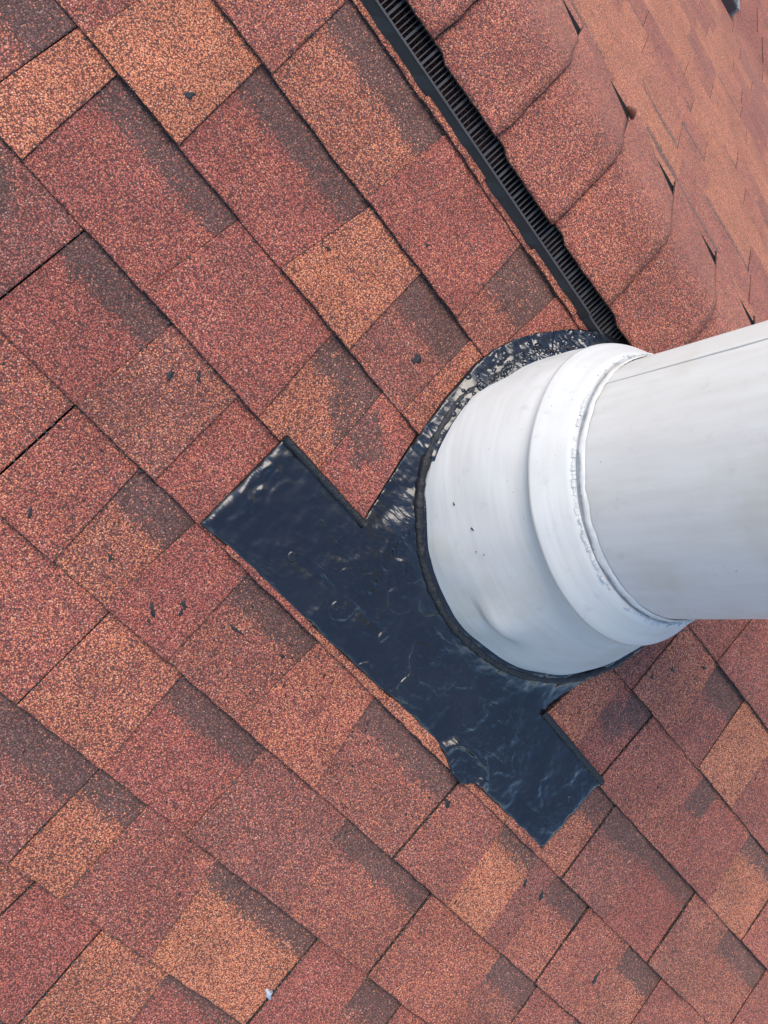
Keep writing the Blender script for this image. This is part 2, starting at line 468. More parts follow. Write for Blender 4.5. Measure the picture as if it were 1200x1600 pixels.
def random_course(F, u0, u1, vb, rng, emit, skip=None, tones=TONES):
    """fill a course with random tabs"""
    u = u0
    raised = rng.random() < .5
    top_l = u
    while u < u1:
        w = rng.choice([.09, .115, .13, .16, .18])
        tone = rng.choice(tones)
        top_r = u + w + rng.uniform(-.006, .006)
        bd = BAND(rng.uniform(.6, .75)) if not raised and rng.random() < .8 else None
        if not skip or not skip(u, u + w):
            emit(F, (u, u + w + .0008), (top_l, top_r + .0008), vb, raised, tone, bd)
        u += w
        top_l = top_r
        raised = not raised if rng.random() < .85 else raised


# the same roof goes on outside the photograph: one field of further tabs
field = MB()
rng = random.Random(3)


def emit_field(F, ub, ut, vb, raised, tone, bd):
    shingle(field, F, ub, ut, vb, vb + S, raised, tone, bd)


for k in range(0, 19):
    tabs = NEAR_TABS.get(k)
    if tabs:
        a, b = tabs[0][0], tabs[-1][0]
        random_course(NEAR, -1.3, a - .19, -k * S, rng, emit_field)
        shingle(field, NEAR, (a - .09, a + .0005), (a - .09, a + .0005), -k * S, -(k - 1) * S, 0, RD(.7))
        shingle(field, NEAR, (a - .2, a - .0895), (a - .2, a - .0895), -k * S, -(k - 1) * S, 1, MIX(.3, .4, .3))
        if k == 0:
            b = .94
        random_course(NEAR, b - .0008, 3.0, -k * S, rng, emit_field)
    else:
        random_course(NEAR, -1.3, 3.0, -k * S, rng, emit_field)
fo = field.build('shingle_field', [M_SH, M_EDGE], near_deck)
tag(fo, kind='stuff')


# far slope
def cam_px(P):
    d = Vector(P) - CAM
    z = d.dot(cz)
    return (600 + 1334.96 * d.dot(cx) / z, 800 + 1334.96 * d.dot(cy) / z) if z > .05 else (-9999, -9999)


def in_view(F, us, vs, pad=12):
    q = [cam_px(F.p(u, v)) for u in us for v in vs]
    xs = [a for a, b in q]; ys = [b for a, b in q]
    return max(xs) > -pad and min(xs) < 1200 + pad and max(ys) > -pad and min(ys) < 1600 + pad


FTONES = [O(.97), O(.95), O(.9), O(.8), O(.7), RD(.6), RD(.7), MIX(.42, .42, .16), MIX(.3, .45, .25), MIX(.25, .35, .4), MIX(.5, .35, .15)]  # weighted to orange so this slope looks more brightly lit
far_jobs, far_field = [], MB()
rng = random.Random(11)


def emit_far(F, ub, ut, vb, raised, tone, bd):
    if in_view(F, ub, (vb, vb + S)):
        far_jobs.append((F, ub, ut, vb, raised, tone, bd))
    else:
        shingle(far_field, F, ub, ut, vb, vb + S, raised, tone, bd)


for k in range(0, 17):
    vb = -.172 - k * S
    if vb < FAR_END - .01:
        break
    random_course(FAR, -3.1, 1.2, vb, rng, emit_far, tones=FTONES)
far_jobs.sort(key=lambda j: -j[3])
for i, (F, ub, ut, vb, raised, tone, bd) in enumerate(far_jobs):
    if i < 290:
        mb = MB()
        org = shingle(mb, F, ub, ut, vb, vb + S, raised, tone, bd, lift=0.0, flat=True)
        mb.build('shingle', [M_SH, M_EDGE], far_deck, org)
    else:
        shingle(far_field, F, ub, ut, vb, vb + S, raised, tone, bd)
tag(far_field.build('shingle_field', [M_SH, M_EDGE], far_deck), kind='stuff')
print('far tabs in view', len(far_jobs))

# a flatter roof plane that takes over beyond the far slope (top right corner)
wdir = Vector((math.cos(R(25)), math.sin(R(25)), 0))
va = FAR.p(-.6, FAR_END); vbp = FAR.p(-1.2, FAR_END)
e1 = (vbp - va).normalized()
nrm = e1.cross(wdir).normalized()
if nrm.z < 0: nrm.negate()
LOW = R(9)
ev = Vector((-math.sin(R(25)), math.cos(R(25)), 0)) * -1 * math.cos(LOW) + Vector((0, 0, math.sin(LOW)))
WING = Frame(FAR.p(-.86, FAR_END, -.004), -wdir, ev)
mb = MB(); mb.add([WING.p(-2.5, -3, -.006), WING.p(2.5, -3, -.006), WING.p(2.5, 0.5, -.006), WING.p(-2.5, 0.5, -.006)], [(0, 1, 2, 3)])
wing_deck = mb.build('roof_slope', [M_DECK], roof)
wing_deck['label'] = 'flatter roof plane beyond the far slope'
rng = random.Random(5)
wing_field = MB()


def emit_wing(F, ub, ut, vb, raised, tone, bd):
    if in_view(F, ub, (vb, vb + S), 4):
        mb = MB()
        org = shingle(mb, F, ub, ut, vb, vb + S, raised, tone, None, hb=.009)
        mb.build('shingle', [M_SH, M_EDGE], wing_deck, org)
    else:
        shingle(wing_field, F, ub, ut, vb, vb + S, raised, tone, bd)


for k in range(-4, 16):
    random_course(WING, -2.0, 2.0, -k * S, rng, emit_wing, tones=[RD(.6), RD(.7), MIX(.34, .46, .2), MIX(.3, .4, .3)])
tag(wing_field.build('shingle_field', [M_SH, M_EDGE], wing_deck), kind='stuff')


# ------------------------------------------------------------------ ridge: section across the roof
def ridge_section(s, off, rad=.115):
    """point and normal across the ridge at signed arc length s from the peak (negative = near side), raised by off"""
    # straight slopes joined by a circular bend
    half = rad * PITCH
    zc = PK.z - rad / C_
    if s < -half:
        d = -half - s
        base = Vector((0, PK.y - rad * math.sin(PITCH), zc + rad * math.cos(PITCH))) + Vector((0, -C_, -S_)) * d
        nn = Vector((0, -S_, C_))
    elif s > half:
        d = s - half
        base = Vector((0, PK.y + rad * math.sin(PITCH), zc + rad * math.cos(PITCH))) + Vector((0, C_, -S_)) * d
        nn = Vector((0, S_, C_))
    else:
        a = s / rad
        nn = Vector((0, math.sin(a), math.cos(a)))
        base = Vector((0, PK.y, zc)) + nn * rad
    return base + nn * off, nn


vent = empty('ridge_vent', NEAR.p(.25, .02, 0), 'black plastic ridge vent with louvred edge running along under the ridge caps', 'ridge vent')
# solid inner body under the caps
mb = MB()
secs = [-.122, -.08, -.04, 0, .04, .08, .118]
for (ua, ub_) in ((-1.0, 1.9),):
    ring = []
    for u in (ua, ub_):
        row = [ridge_section(s, .024)[0] + Vector((u, 0, 0)) for s in secs] + [ridge_section(s, .001)[0] + Vector((u, 0, 0)) for s in reversed(secs)]
        ring.append(row)
    n_ = len(ring[0])
    mb.add(ring[0] + ring[1], [[i, (i + 1) % n_, n_ + (i + 1) % n_, n_ + i] for i in range(n_)] + [list(range(n_))[::-1], list(range(n_, 2 * n_))])
mb.build('vent_body', [M_PLAST], vent)
# far flange, a matte black strip that paints in the shaded slits under the caps
mb = MB()
vs = []
for u in (-1.0, 1.9):
    for s, n in ((.112, .002), (.112, .0245), (.194, .0245), (.196, .002)):
        vs.append(ridge_section(s, n)[0] + Vector((u, 0, 0)))
mb.add(vs, [(0, 1, 5, 4), (1, 2, 6, 5), (2, 3, 7, 6), (3, 0, 4, 7), (3, 2, 1, 0), (4, 5, 6, 7)])
mb.build('flange', [M_DECK], vent)
# near baffle wall in two lengths (a joint close to the pipe), lower edge nicked here and there
for (ua, ub_, dn) in ((-1.0, .4835, 0), (.4845, .565, -.004), (.93, 1.9, 0)):
    mb = MB()
    nseg = max(2, int((ub_ - ua) / .02))
    rows = []
    for i in range(nseg + 1):
        u = ua + (ub_ - ua) * i / nseg
        j = -.0025 if (i % 4 == 3) else 0
        rows.append([NEAR.p(u, .0050 + j, .001), NEAR.p(u, .0168, .0175 + dn), NEAR.p(u, .0186, .0175 + dn), NEAR.p(u, .0086, .001)])
    vs = [p for r_ in rows for p in r_]
    fs = []
    for i in range(nseg):
        for a in range(4):
            b = (a + 1) % 4
            fs.append((i * 4 + a, (i + 1) * 4 + a, (i + 1) * 4 + b, i * 4 + b))
    fs += [(3, 2, 1, 0), tuple(nseg * 4 + a for a in range(4))]
    mb.add(vs, fs)
    wall = mb.build('baffle_wall', [M_PLAST], vent, NEAR.p(ua, .01, 0))
    rim = MB()
    rim.box(NEAR, ua, ub_, .0160, .0190, .0176 + dn, .0188 + dn)
    rim.build('rim', [M_FIN], wall, NEAR.p(ua, .017, .018))
# louvre fins
fin_me = None
fins_far = MB()


def fin_mesh(th):
    b = MB()
    vs = []
    for du in (-th, th):
        vs += [Vector((du, 0, 0)), Vector((du, C_ * .0, 0))]
    pts = [(.0188, .003), (.050, .003), (.0188, .0170), (.050, .0225)]
    o0 = NEAR.p(0, .0188, .003)
    vs = [NEAR.p(du, v, n) - o0 for (v, n) in pts for du in (-th, th)]
    b.hexa(vs)
    return b


thin, thick = fin_mesh(.00075), fin_mesh(.0016)
me_thin = me_thick = None
u = -.985
i = 0
while u < 1.88:
    big = (i % 5 == 0)
    if not (.545 < u < .93):
        o0 = NEAR.p(u, .0188, .003 - (.004 if .484 < u < .56 else 0))
        if -.03 < u < .545:
            src = thick if big else thin
            key = 'me_thick' if big else 'me_thin'
            if globals()[key] is None:
                ob = src.build('slat', [M_FIN], vent, None)
                globals()[key] = ob.data
            else:
                ob = bpy.data.objects.new('slat', globals()[key])
                COL.objects.link(ob)
                ob.parent = vent
            ob.location = o0 - vent.location
        else:
            src = thick if big else thin
            fins_far.add([x + o0 for x in src.v], src.f)
    u += .0067
    i += 1
tag(fins_far.build('slat_row', [M_FIN], vent), kind='stuff')

# ------------------------------------------------------------------ ridge caps
cap_ends = [-.76, -.62, -.48, -.345, -.205, -.07, .075, .212, .347, .487, .625, .765, .905, 1.045, 1.185, 1.33]
cap_tone = [MIX(.30, .52, .18), MIX(.34, .5, .16), MIX(.26, .5, .24), MIX(.32, .48, .2)]
rng = random.Random(21)
for i, ue in enumerate(cap_ends):
    ua = ue - .142 + .001
    mb = MB()
    nu, nsn = 12, 30
    sn0 = -(PEAK - .040) + rng.uniform(-.003, .004)      # near edge
    sf0, sf1 = .205, .133 + rng.uniform(-.003, .003)       # far edge at the upper end and at the butt
    sx = rng.random() * 20
    grid_t, grid_b, locs = [], [], []
    for a in range(nu + 1):
        fu = a / nu
        for b in range(nsn + 1):
            fs_ = b / nsn
            near = sn0 + (.006 if fu < .2 else 0) + .0016 * noise.noise((sx + a * .9, 3, 1)) + (-.003 * fu if i == 8 else 0)
            q = max(0, (fu - .32) / .68)
            far = sf0 + (sf1 - sf0) * q ** .65 + .001 * noise.noise((sx + a, 9, 1))
            s = near + (far - near) * fs_
            uu = ua + (ue - ua) * fu
            if a == nu:
                uu += .0025 * noise.noise((sx, b * .35, 2)) - .010 * max(0, fs_ - .55)
            curl = .006 * max(0, fu - .35) * (1 + 1.2 * max(0, fs_ - .6))
            n = .0295 + .0042 * fu + curl * .45 + .0008 * noise.noise((uu * 22, s * 22, sx))
            far_w = min(1, max(0, (fs_ - .5) / .25))
            n = n * (1 - far_w) + (.0298 + .0010 * fu) * far_w
            if fs_ < .08:
                n -= .0012 * (1 - fs_ / .08)
            p, nn = ridge_section(s, n)
            p2, _ = ridge_section(s, n - .0036)
            grid_t.append(p + Vector((uu, 0, 0)))
            grid_b.append(p2 + Vector((uu, 0, 0)))
            locs.append((uu, s, 0))
    W_ = nsn + 1
    T = len(grid_t)
    fs, mi = [], []
    for a in range(nu):
        for b in range(nsn):
            fs.append((a * W_ + b, (a + 1) * W_ + b, (a + 1) * W_ + b + 1, a * W_ + b + 1)); mi.append(0)
            fs.append((T + a * W_ + b + 1, T + (a + 1) * W_ + b + 1, T + (a + 1) * W_ + b, T + a * W_ + b)); mi.append(1)
    for b in range(nsn):
        fs.append((nu * W_ + b, T + nu * W_ + b, T + nu * W_ + b + 1, nu * W_ + b + 1)); mi.append(0)
        fs.append((b + 1, T + b + 1, T + b, b)); mi.append(1)
    for a in range(nu):
        fs.append((a * W_, T + a * W_, T + (a + 1) * W_, (a + 1) * W_)); mi.append(1)
        fs.append(((a + 1) * W_ + nsn, T + (a + 1) * W_ + nsn, T + a * W_ + nsn, a * W_ + nsn)); mi.append(1)
    mb.add(grid_t + grid_b, fs, mi, locs + locs, cap_tone[i % 4])
    mb.build('ridge_cap', [M_SH, M_EDGE], roof, ridge_section(0, .03)[0] + Vector((ue, 0, 0)), smooth=True)

# ------------------------------------------------------------------ flashing round the pipe
AX = Vector((.662, -.176, 0))              # pipe axis
RC = (.680, -.191)                         # centre of the ring where the cone meets the flange, roof coordinates
RING_PX = [(135, .009), (0, 0)]
# radius of the cone foot by direction (degrees in roof u,v measured from +u), read from the photograph
RING = [(0, .240), (20, .240), (45, .240), (70, .240), (95, .240), (122, .241), (150, .228), (168, .230), (188, .244), (206, .247), (231, .241), (257, .236), (278, .232), (300, .234), (316, .238), (334, .240), (360, .240)]


def ring_r(th):
    th = math.degrees(th) % 360
    for (a, ra), (b, rb) in zip(RING, RING[1:]):
        if a <= th <= b:
            s = (th - a) / (b - a)
            s = s * s * (3 - 2 * s)
            return ra + (rb - ra) * s
    return .24


FL = [(.302, -.570), (.345, -.567), (.50, -.563), (.60, -.560), (.70, -.556), (.755, -.556), (.790, -.562), (.815, -.573), (.838, -.575), (.850, -.568), (.857, -.561), (.95, -.559), (1.037, -.560), (1.041, -.50), (1.045, -.4215),
      (.955, -.418), (.872, -.414), (.888, -.358), (.904, -.308), (.931, -.242), (.95, -.17), (.942, -.09), (.905, -.01), (.83, .06), (.72, .085), (.62, .075), (.56, .05), (.520, .024), (.479, -.018), (.449, -.060), (.431, -.093), (.419, -.130), (.415, -.161), (.417, -.229),
      (.4245, -.28), (.438, -.34), (.456, -.4215), (.38, -.4235), (.302, -.424)]


def inside(u, v, poly):
    c = False
    for i in range(len(poly)):
        x0, y0 = poly[i]; x1, y1 = poly[i - 1]
        if (y0 > v) != (y1 > v) and u < (x1 - x0) * (v - y0) / (y1 - y0) + x0:
            c = not c
    return c


def nearest(u, v, poly):
    best = (9, u, v)
    for i in range(len(poly)):
        x0, y0 = poly[i - 1]; x1, y1 = poly[i]
        dx, dy = x1 - x0, y1 - y0
        t = max(0, min(1, ((u - x0) * dx + (v - y0) * dy) / (dx * dx + dy * dy)))
        d = math.hypot(u - x0 - t * dx, v - y0 - t * dy)
        if d < best[0]:
            best = (d, x0 + t * dx, y0 + t * dy)
    return best


def tar_h(u, v, de):
    """height of the tarred sheet over the deck"""
    d = math.hypot(u - RC[0], v - RC[1])
    th = math.atan2(v - RC[1], u - RC[0])
    dr = d - ring_r(th)
    h = .0092 + .0012 * noise.noise((u * 20, v * 20, 2)) + .0006 * noise.noise((u * 60, v * 90, 5))
    if v > -.30:
        h = .0105 + .001 * noise.noise((u * 40, v * 40, 2))
    elif v > -.42:
        h -= .0055 * max(0, min(1, max((.50 - u) / .03, (u - .85) / .03))) * min(1, (v + .42) / .02)
    deg = math.degrees(th) % 360
    lump = max(0, 1 - abs(deg - 155) / 36)
    if dr < .05:
        q = max(0, 1 - max(dr, 0) / .05)
        h += .016 * q ** 2.2
        h += lump * q * (.008 * max(0, noise.noise((u * 60, v * 60, 8)) + .15) + .0012 * noise.noise((u * 150, v * 150, 3)))
    # a soft crease where the tar bridges the edges of the shingles below
    cr = abs((v + .515) - .09 * (u - .45) + .006 * noise.noise((u * 30, 1, 1)))
    if .42 < u < .68:
        h -= .0018 * math.exp(-(cr / .004) ** 2)
    # swollen pool at the lower edge
    pd = math.hypot((u - .825) / .045, (v + .553) / .024)
    if pd < 1.3:
        rimh = math.exp(-((pd - .95) / .16) ** 2)
        h += .0060 * rimh + .002 * noise.noise((u * 90, v * 90, 1)) * (pd < 1)
    # puckered corner on the left and torn skins on the right
    a = max(0, 1 - math.hypot((u - .318) / .035, (v + .48) / .11))
    h += a * .006 * max(-.3, noise.noise((u * 95, v * 60, 4)))
    b = max(0, 1 - math.hypot((u - .98) / .12, (v + .50) / .09))
    h += b * .0026 * (1 if noise.noise((u * 26, v * 34, 6)) > .12 else 0)
    if de < .006 and v < -.43:
        h -= .0025 * (1 - de / .006) ** 2
    return h


flash = empty('flashing', NEAR.p(.68, -.45, 0), 'black tar coated metal flashing plate wrapped around the foot of the white pipe', 'flashing')
mb = MB()
G = .0034
u0, v0_, nu_, nv_ = .295, -.582, int(.76 / G), int(.675 / G)
idx, vs, keep = {}, [], {}
for i in range(nu_ + 1):
    for j in range(nv_ + 1):
        u, v = u0 + i * G, v0_ + j * G
        keep[i, j] = inside(u, v, FL)
cells = []
for i in range(nu_):
    for j in range(nv_):
        u, v = u0 + (i + .5) * G, v0_ + (j + .5) * G
        dr = math.hypot(u - RC[0], v - RC[1])
        if dr < .205:
            continue
        c4 = [(i, j), (i + 1, j), (i + 1, j + 1), (i, j + 1)]
        if any(keep[c] for c in c4):
            cells.append(c4)
for c4 in cells:
    for c in c4:
        if c not in idx:
            u, v = u0 + c[0] * G, v0_ + c[1] * G
            de, nu2, nv2 = nearest(u, v, FL)
            if not keep[c]:
                u, v, de = nu2, nv2, 0
            idx[c] = len(vs)
            vs.append(NEAR.p(u, v, tar_h(u, v, de)))
fs = [[idx[c] for c in c4] for c4 in cells]
# skirt down to the shingles
edge_count = {}
for f in fs:
    for a, b in zip(f, f[1:] + f[:1]):
        edge_count[(a, b)] = edge_count.get((a, b), 0) + 1
low = {}
for (a, b) in list(edge_count):
    if (b, a) not in edge_count:
        for q in (a, b):
            if q not in low:
                low[q] = len(vs)
                vs.append(vs[q] - NEAR.en * .012)
        fs.append([b, a, low[a], low[b]])
mb.add(vs, fs)
flange = mb.build('flange', [M_TAR], flash, NEAR.p(.68, -.45, 0), smooth=True)
# tarred lips where the plate slips under the cut shingles
for (p0, p1) in (((.300, -.4215), (.458, -.4215)), ((.872, -.4140), (1.046, -.4200))):
    lip = MB()
    n_ = 40
    rows = []
    for i in range(n_ + 1):
        s = i / n_
        u = p0[0] + (p1[0] - p0[0]) * s
        v = p0[1] + (p1[1] - p0[1]) * s
        jit = .0012 * noise.noise((u * 60, 2, 2))
        w = .0085 + .003 * noise.noise((u * 25, 7, 1))
        rows += [NEAR.p(u, v - .0075 + jit, .004), NEAR.p(u, v - .0065 + jit, .0125 + jit), NEAR.p(u, v - .001, .0145), NEAR.p(u, v + w * .35, .0125), NEAR.p(u, v + w * .4, .004)]
    fs = [(i * 5 + a, (i + 1) * 5 + a, (i + 1) * 5 + a + 1, i * 5 + a + 1) for i in range(n_) for a in range(4)]
    fs += [(4, 3, 2, 1, 0), tuple(n_ * 5 + a for a in range(5))]
    lip.add(rows, fs)
    lip.build('tar_lip', [M_MAT], flash, NEAR.p(p0[0], p0[1], 0), smooth=True)
# rough dark mastic collar hugging the cone
mb = MB()
NT_, NR_ = 420, 11
vs = []
for i in range(NT_):
    th = 2 * math.pi * i / NT_
    deg = math.degrees(th) % 360
    lump = max(0, 1 - abs(deg - 160) / 50)
    rr = ring_r(th)
    lob = .0012 * noise.noise((math.cos(th) * 9, math.sin(th) * 9, 3)) + .0016 * noise.noise((math.cos(th) * 28, math.sin(th) * 28, 3))
    wid = .0115 + lump * .003 + lob * 2.5
    for j in range(NR_):
        a = math.pi * j / (NR_ - 1)
        ro = rr - .006 + wid * .5 * (1 - math.cos(math.pi - a))
        ro = rr + .0055 + math.cos(math.pi - a) * -(wid * .55)
        hh = .0110 + (.0138 - .003 * min(1, lump * 1.6) + 1.2 * lob) * math.sin(a) ** .35
        u, v = RC[0] + ro * math.cos(th), RC[1] + ro * math.sin(th)
        ln = lump * .006 * max(0, noise.noise((u * 85, v * 85, 4 + a))) if lump else 0
        vs.append(NEAR.p(u, v, hh + ln + .0012 * noise.noise((u * 70, v * 70, a * 2)) + .0006 * noise.noise((u * 260, v * 260, a * 3))))
fs = [(i * NR_ + j, i * NR_ + j + 1, ((i + 1) % NT_) * NR_ + j + 1, ((i + 1) % NT_) * NR_ + j) for i in range(NT_) for j in range(NR_ - 1)]
mb.add(vs, fs)
mb.build('mastic_bead', [M_MAT], flash, NEAR.p(RC[0], RC[1], 0), smooth=True)
# cauliflower dabs of tar at the upper left of the foot
lm = MB()
rg = random.Random(17)
for i in range(130):
    th = R(rg.gauss(162, 15))
    ro = ring_r(th) + rg.uniform(-.004, .026) * (1 if rg.random() < .85 else .4)
    u, v = RC[0] + ro * math.cos(th), RC[1] + ro * math.sin(th)
    n0 = .0140 + max(0, .022 - (ro - ring_r(th))) * .55
    rr = rg.uniform(.0025, .0068)
    c0 = NEAR.p(u, v, n0 - rr * .2)
    nl, nm = 8, 5
    vs = [c0 + NEAR.en * rr * .5]
    for a in range(1, nm):
        pa = math.pi * a / nm
        for b in range(nl):
            pb = 2 * math.pi * b / nl
            k = rr * (1 + .25 * rg.uniform(-1, 1))
            vs.append(c0 + NEAR.eu * (k * math.sin(pa) * math.cos(pb)) + NEAR.ev * (k * math.sin(pa) * math.sin(pb)) + NEAR.en * (k * .5 * math.cos(pa)))
    fs = [(0, 1 + b, 1 + (b + 1) % nl) for b in range(nl)] + [(1 + a * nl + b, 1 + (a + 1) * nl + b, 1 + (a + 1) * nl + (b + 1) % nl, 1 + a * nl + (b + 1) % nl) for a in range(nm - 2) for b in range(nl)]
    lm.add(vs, fs)
tag(lm.build('tar_dabs', [M_TAR], flash, NEAR.p(RC[0], RC[1], 0), smooth=True), kind='stuff')
# screw heads under the tar
screw = MB()
for k, (r0, z0) in enumerate(((.0062, .0), (.0060, .0016), (.0036, .0030), (.0, .0032))):
    pass
prof = [(.0068, 0), (.0064, .0014), (.0044, .0026), (.0026, .0020), (.0, .0018)]
vs = [NEAR.en * z + NEAR.eu * (r_ * math.cos(a * math.pi / 7)) + NEAR.ev * (r_ * math.sin(a * math.pi / 7)) for (r_, z) in prof[:-1] for a in range(14)] + [NEAR.en * .0018]
fs = [(k * 14 + a, k * 14 + (a + 1) % 14, (k + 1) * 14 + (a + 1) % 14, (k + 1) * 14 + a) for k in range(3) for a in range(14)] + [(42 + a, 42 + (a + 1) % 14, 56) for a in range(14)]
screw.add(vs, fs)
sm = None
for (u, v) in ((.4147, -.5188), (.5054, -.5234), (1.0177, -.4751)):
    if sm is None:
        so_ = screw.build('screw', [M_TAR], flash, None, smooth=True)
        sm = so_.data
    else:
        so_ = bpy.data.objects.new('screw', sm); COL.objects.link(so_); so_.parent = flash
    so_.location = NEAR.p(u, v, tar_h(u, v, 1) - .0004) - flash.location

# ------------------------------------------------------------------ the white pipe
PR = .1690
pipe = empty('flue_pipe', (AX.x, AX.y, AX.y * math.tan(PITCH)), 'large white painted metal flue pipe with collar and flared base standing on the shingles', 'flue pipe')


def lathe(name, prof, mat, parent, nt=160, wob=0.0, fn=None, smooth=True):
    b = MB()
    vs, locs = [], []
    for i in range(nt):
        th = 2 * math.pi * i / nt
        for k, (r_, z) in enumerate(prof):
            r2 = r_ + wob * noise.noise((math.cos(th) * 3, math.sin(th) * 3, z * 6))
            if fn:
                r2, z = fn(th, k, r2, z)
            vs.append(Vector((AX.x + r2 * math.cos(th), AX.y + r2 * math.sin(th), z)))
            locs.append((th * r_ if th < math.pi * 1.9 else (th - 2 * math.pi) * r_, z, 0))
    n_ = len(prof)
    fs = [(i * n_ + k, ((i + 1) % nt) * n_ + k, ((i + 1) % nt) * n_ + k + 1, i * n_ + k + 1) for i in range(nt) for k in range(n_ - 1)]
    b.add(vs, fs, 0, locs)
    return b.build(name, [mat], parent, (AX.x, AX.y, prof[0][1]), smooth=smooth)


body = lathe('pipe', [(PR, .02), (PR, .12), (PR, .2), (PR, .3), (PR, .4), (PR, .5), (PR, .62), (PR - .002, .621), (PR - .004, .62), (PR - .004, .2)], M_PIPE, pipe, wob=.0012)
# lap seam along the pipe
mb = MB()
th = R(176)
rows = []
for i in range(13):
    z = .115 + .505 * i / 12
    for (da, dr) in ((-.022, -.0012), (-.020, .0002), (.020, .0002), (.022, -.0012)):
        r_ = PR + dr + .0012
        rows.append(Vector((AX.x + r_ * math.cos(th + da), AX.y + r_ * math.sin(th + da), z)))
mb.add(rows, [(i * 4 + a, (i + 1) * 4 + a, (i + 1) * 4 + a + 1, i * 4 + a + 1) for i in range(12) for a in range(3)], 0, [(0.3, p.z, 0) for p in rows])
mb.build('seam', [M_PIPE], body, (AX.x, AX.y, .115), smooth=False)
# bare metal showing in the gap over the collar
lathe('bare_metal_band', [(PR + .0012, .112), (PR + .0024, .114), (PR + .0022, .1245), (PR + .0010, .1258)], M_ZINC, pipe, fn=lambda th, k, r_, z: (r_, z + (.004 * noise.noise((math.cos(th) * 7, math.sin(th) * 7, 1)) if k >= 2 else 0)))
# collar: a low cone with a rolled lower edge
collar = lathe('collar', [(.188, .066), (.2005, .0675), (.2030, .0705), (.2022, .0740), (.1975, .081), (.190, .093), (.182, .108), (.1765, .1175), (.1735, .1185), (.170, .117)], M_BASE, pipe, wob=.0014)
# cracked caulk round the collar's upper edge: many broken lengths in one ring
mb = MB()
rng = random.Random(9)
a = 0.0
while a < 2 * math.pi:
    da = rng.uniform(.015, .07)
    if rng.random() < .9:
        n_ = 4
        vs = []
        rr0 = .1752 + rng.uniform(-.0008, .0012)
        wd, ht = rng.uniform(.0012, .0024), rng.uniform(.001, .0022)
        zz = .1172 + rng.uniform(-.0006, .0006)
        for i in range(n_ + 1):
            th = a + (da - .002) * i / n_
            j = rng.uniform(-.0004, .0004)
            for (dr, dz) in ((-wd, 0), (-wd * .8 + j, ht * .8), (0, ht + j), (wd * .8, ht * .5), (wd * 1.3 + j, -.0015)):
                vs.append(Vector((AX.x + (rr0 + dr) * math.cos(th), AX.y + (rr0 + dr) * math.sin(th), zz + dz)))
        fs = [(i * 5 + k, (i + 1) * 5 + k, (i + 1) * 5 + k + 1, i * 5 + k + 1) for i in range(n_) for k in range(4)] + [(4, 3, 2, 1, 0), tuple(n_ * 5 + k for k in range(5))]
        mb.add(vs, fs)
    a += da
tag(mb.build('caulk_ring', [M_CAULK], collar, (AX.x, AX.y, .118)), kind='stuff')
# ragged edge of the paint where it has cracked away above the gap
lathe('paint_edge', [(PR + .0026, .1215), (PR + .0032, .1222), (PR + .0029, .1262), (PR + .0012, .1300)], M_PIPE, body, nt=420,
      fn=lambda th, k, r_, z: (r_ + .0005 * noise.noise((th * 40, z * 50, 2)), z + (.0042 * noise.noise((math.cos(th) * 6, math.sin(th) * 6, 4)) + .0016 * noise.noise((th * 45, 1, 1)) if k < 3 else .002 * noise.noise((th * 9, 1, 3)))))

# flared base: from the tilted foot ring up to a level ring under the collar
mb = MB()
NTH, NK = 240, 40
vs, locs = [], []
for i in range(NTH):
    th = 2 * math.pi * i / NTH
    rr = ring_r(th) + .002
    foot = NEAR.p(RC[0] + rr * math.cos(th), RC[1] + rr * math.sin(th), .012)
    # matching direction on the top ring
    dx, dy = foot.x - AX.x, foot.y - AX.y
    a = math.atan2(dy, dx)
    topp = Vector((AX.x + .180 * math.cos(a), AX.y + .180 * math.sin(a), .084))
    for k in range(NK):
        s = k / (NK - 1)
        g = s
        out = .013 * math.sin(math.pi * s ** .75) ** .9 * (.55 + .45 * min(1, (topp.z - foot.z) / .15))
        p = foot.lerp(topp, g)
        rad = Vector((math.cos(a), math.sin(a), 0))
        up = Vector((0, 0, 1))
        p = p + (rad * .55 + up * .75) * out * .62
        if s < .16:                                     # short upright skirt at the foot
            p = p.lerp(foot + up * (.02 * s / .16) , .35)
        p = p + rad * (.0016 * noise.noise((math.cos(a) * 4, math.sin(a) * 4, s * 4)))
        # dent low on the side towards the bottom of the picture
        dd = ((math.degrees(th) % 360) - 268) / 9.0
        ds = (s - .27 - .012 * dd) / .12
        if ds > 0:
            p = p + rad * (.021 * math.exp(-dd * dd) * (1 - math.exp(-ds * 3)) * math.exp(-ds * .7))
        vs.append(p)
        locs.append((a * .2, p.z, 0))
fs = [(i * NK + k, ((i + 1) % NTH) * NK + k, ((i + 1) % NTH) * NK + k + 1, i * NK + k + 1) for i in range(NTH) for k in range(NK - 1)]
mb.add(vs, fs, 0, locs)
base = mb.build('flared_base', [M_BASE], pipe, (AX.x, AX.y, -.06), smooth=True)
BASE_V = [Vector(v) for v in vs]


def ray_dir(q):
    return (cx * ((q[0] - 600) / 1334.96) + cy * ((q[1] - 800) / 1334.96) + cz).normalized()


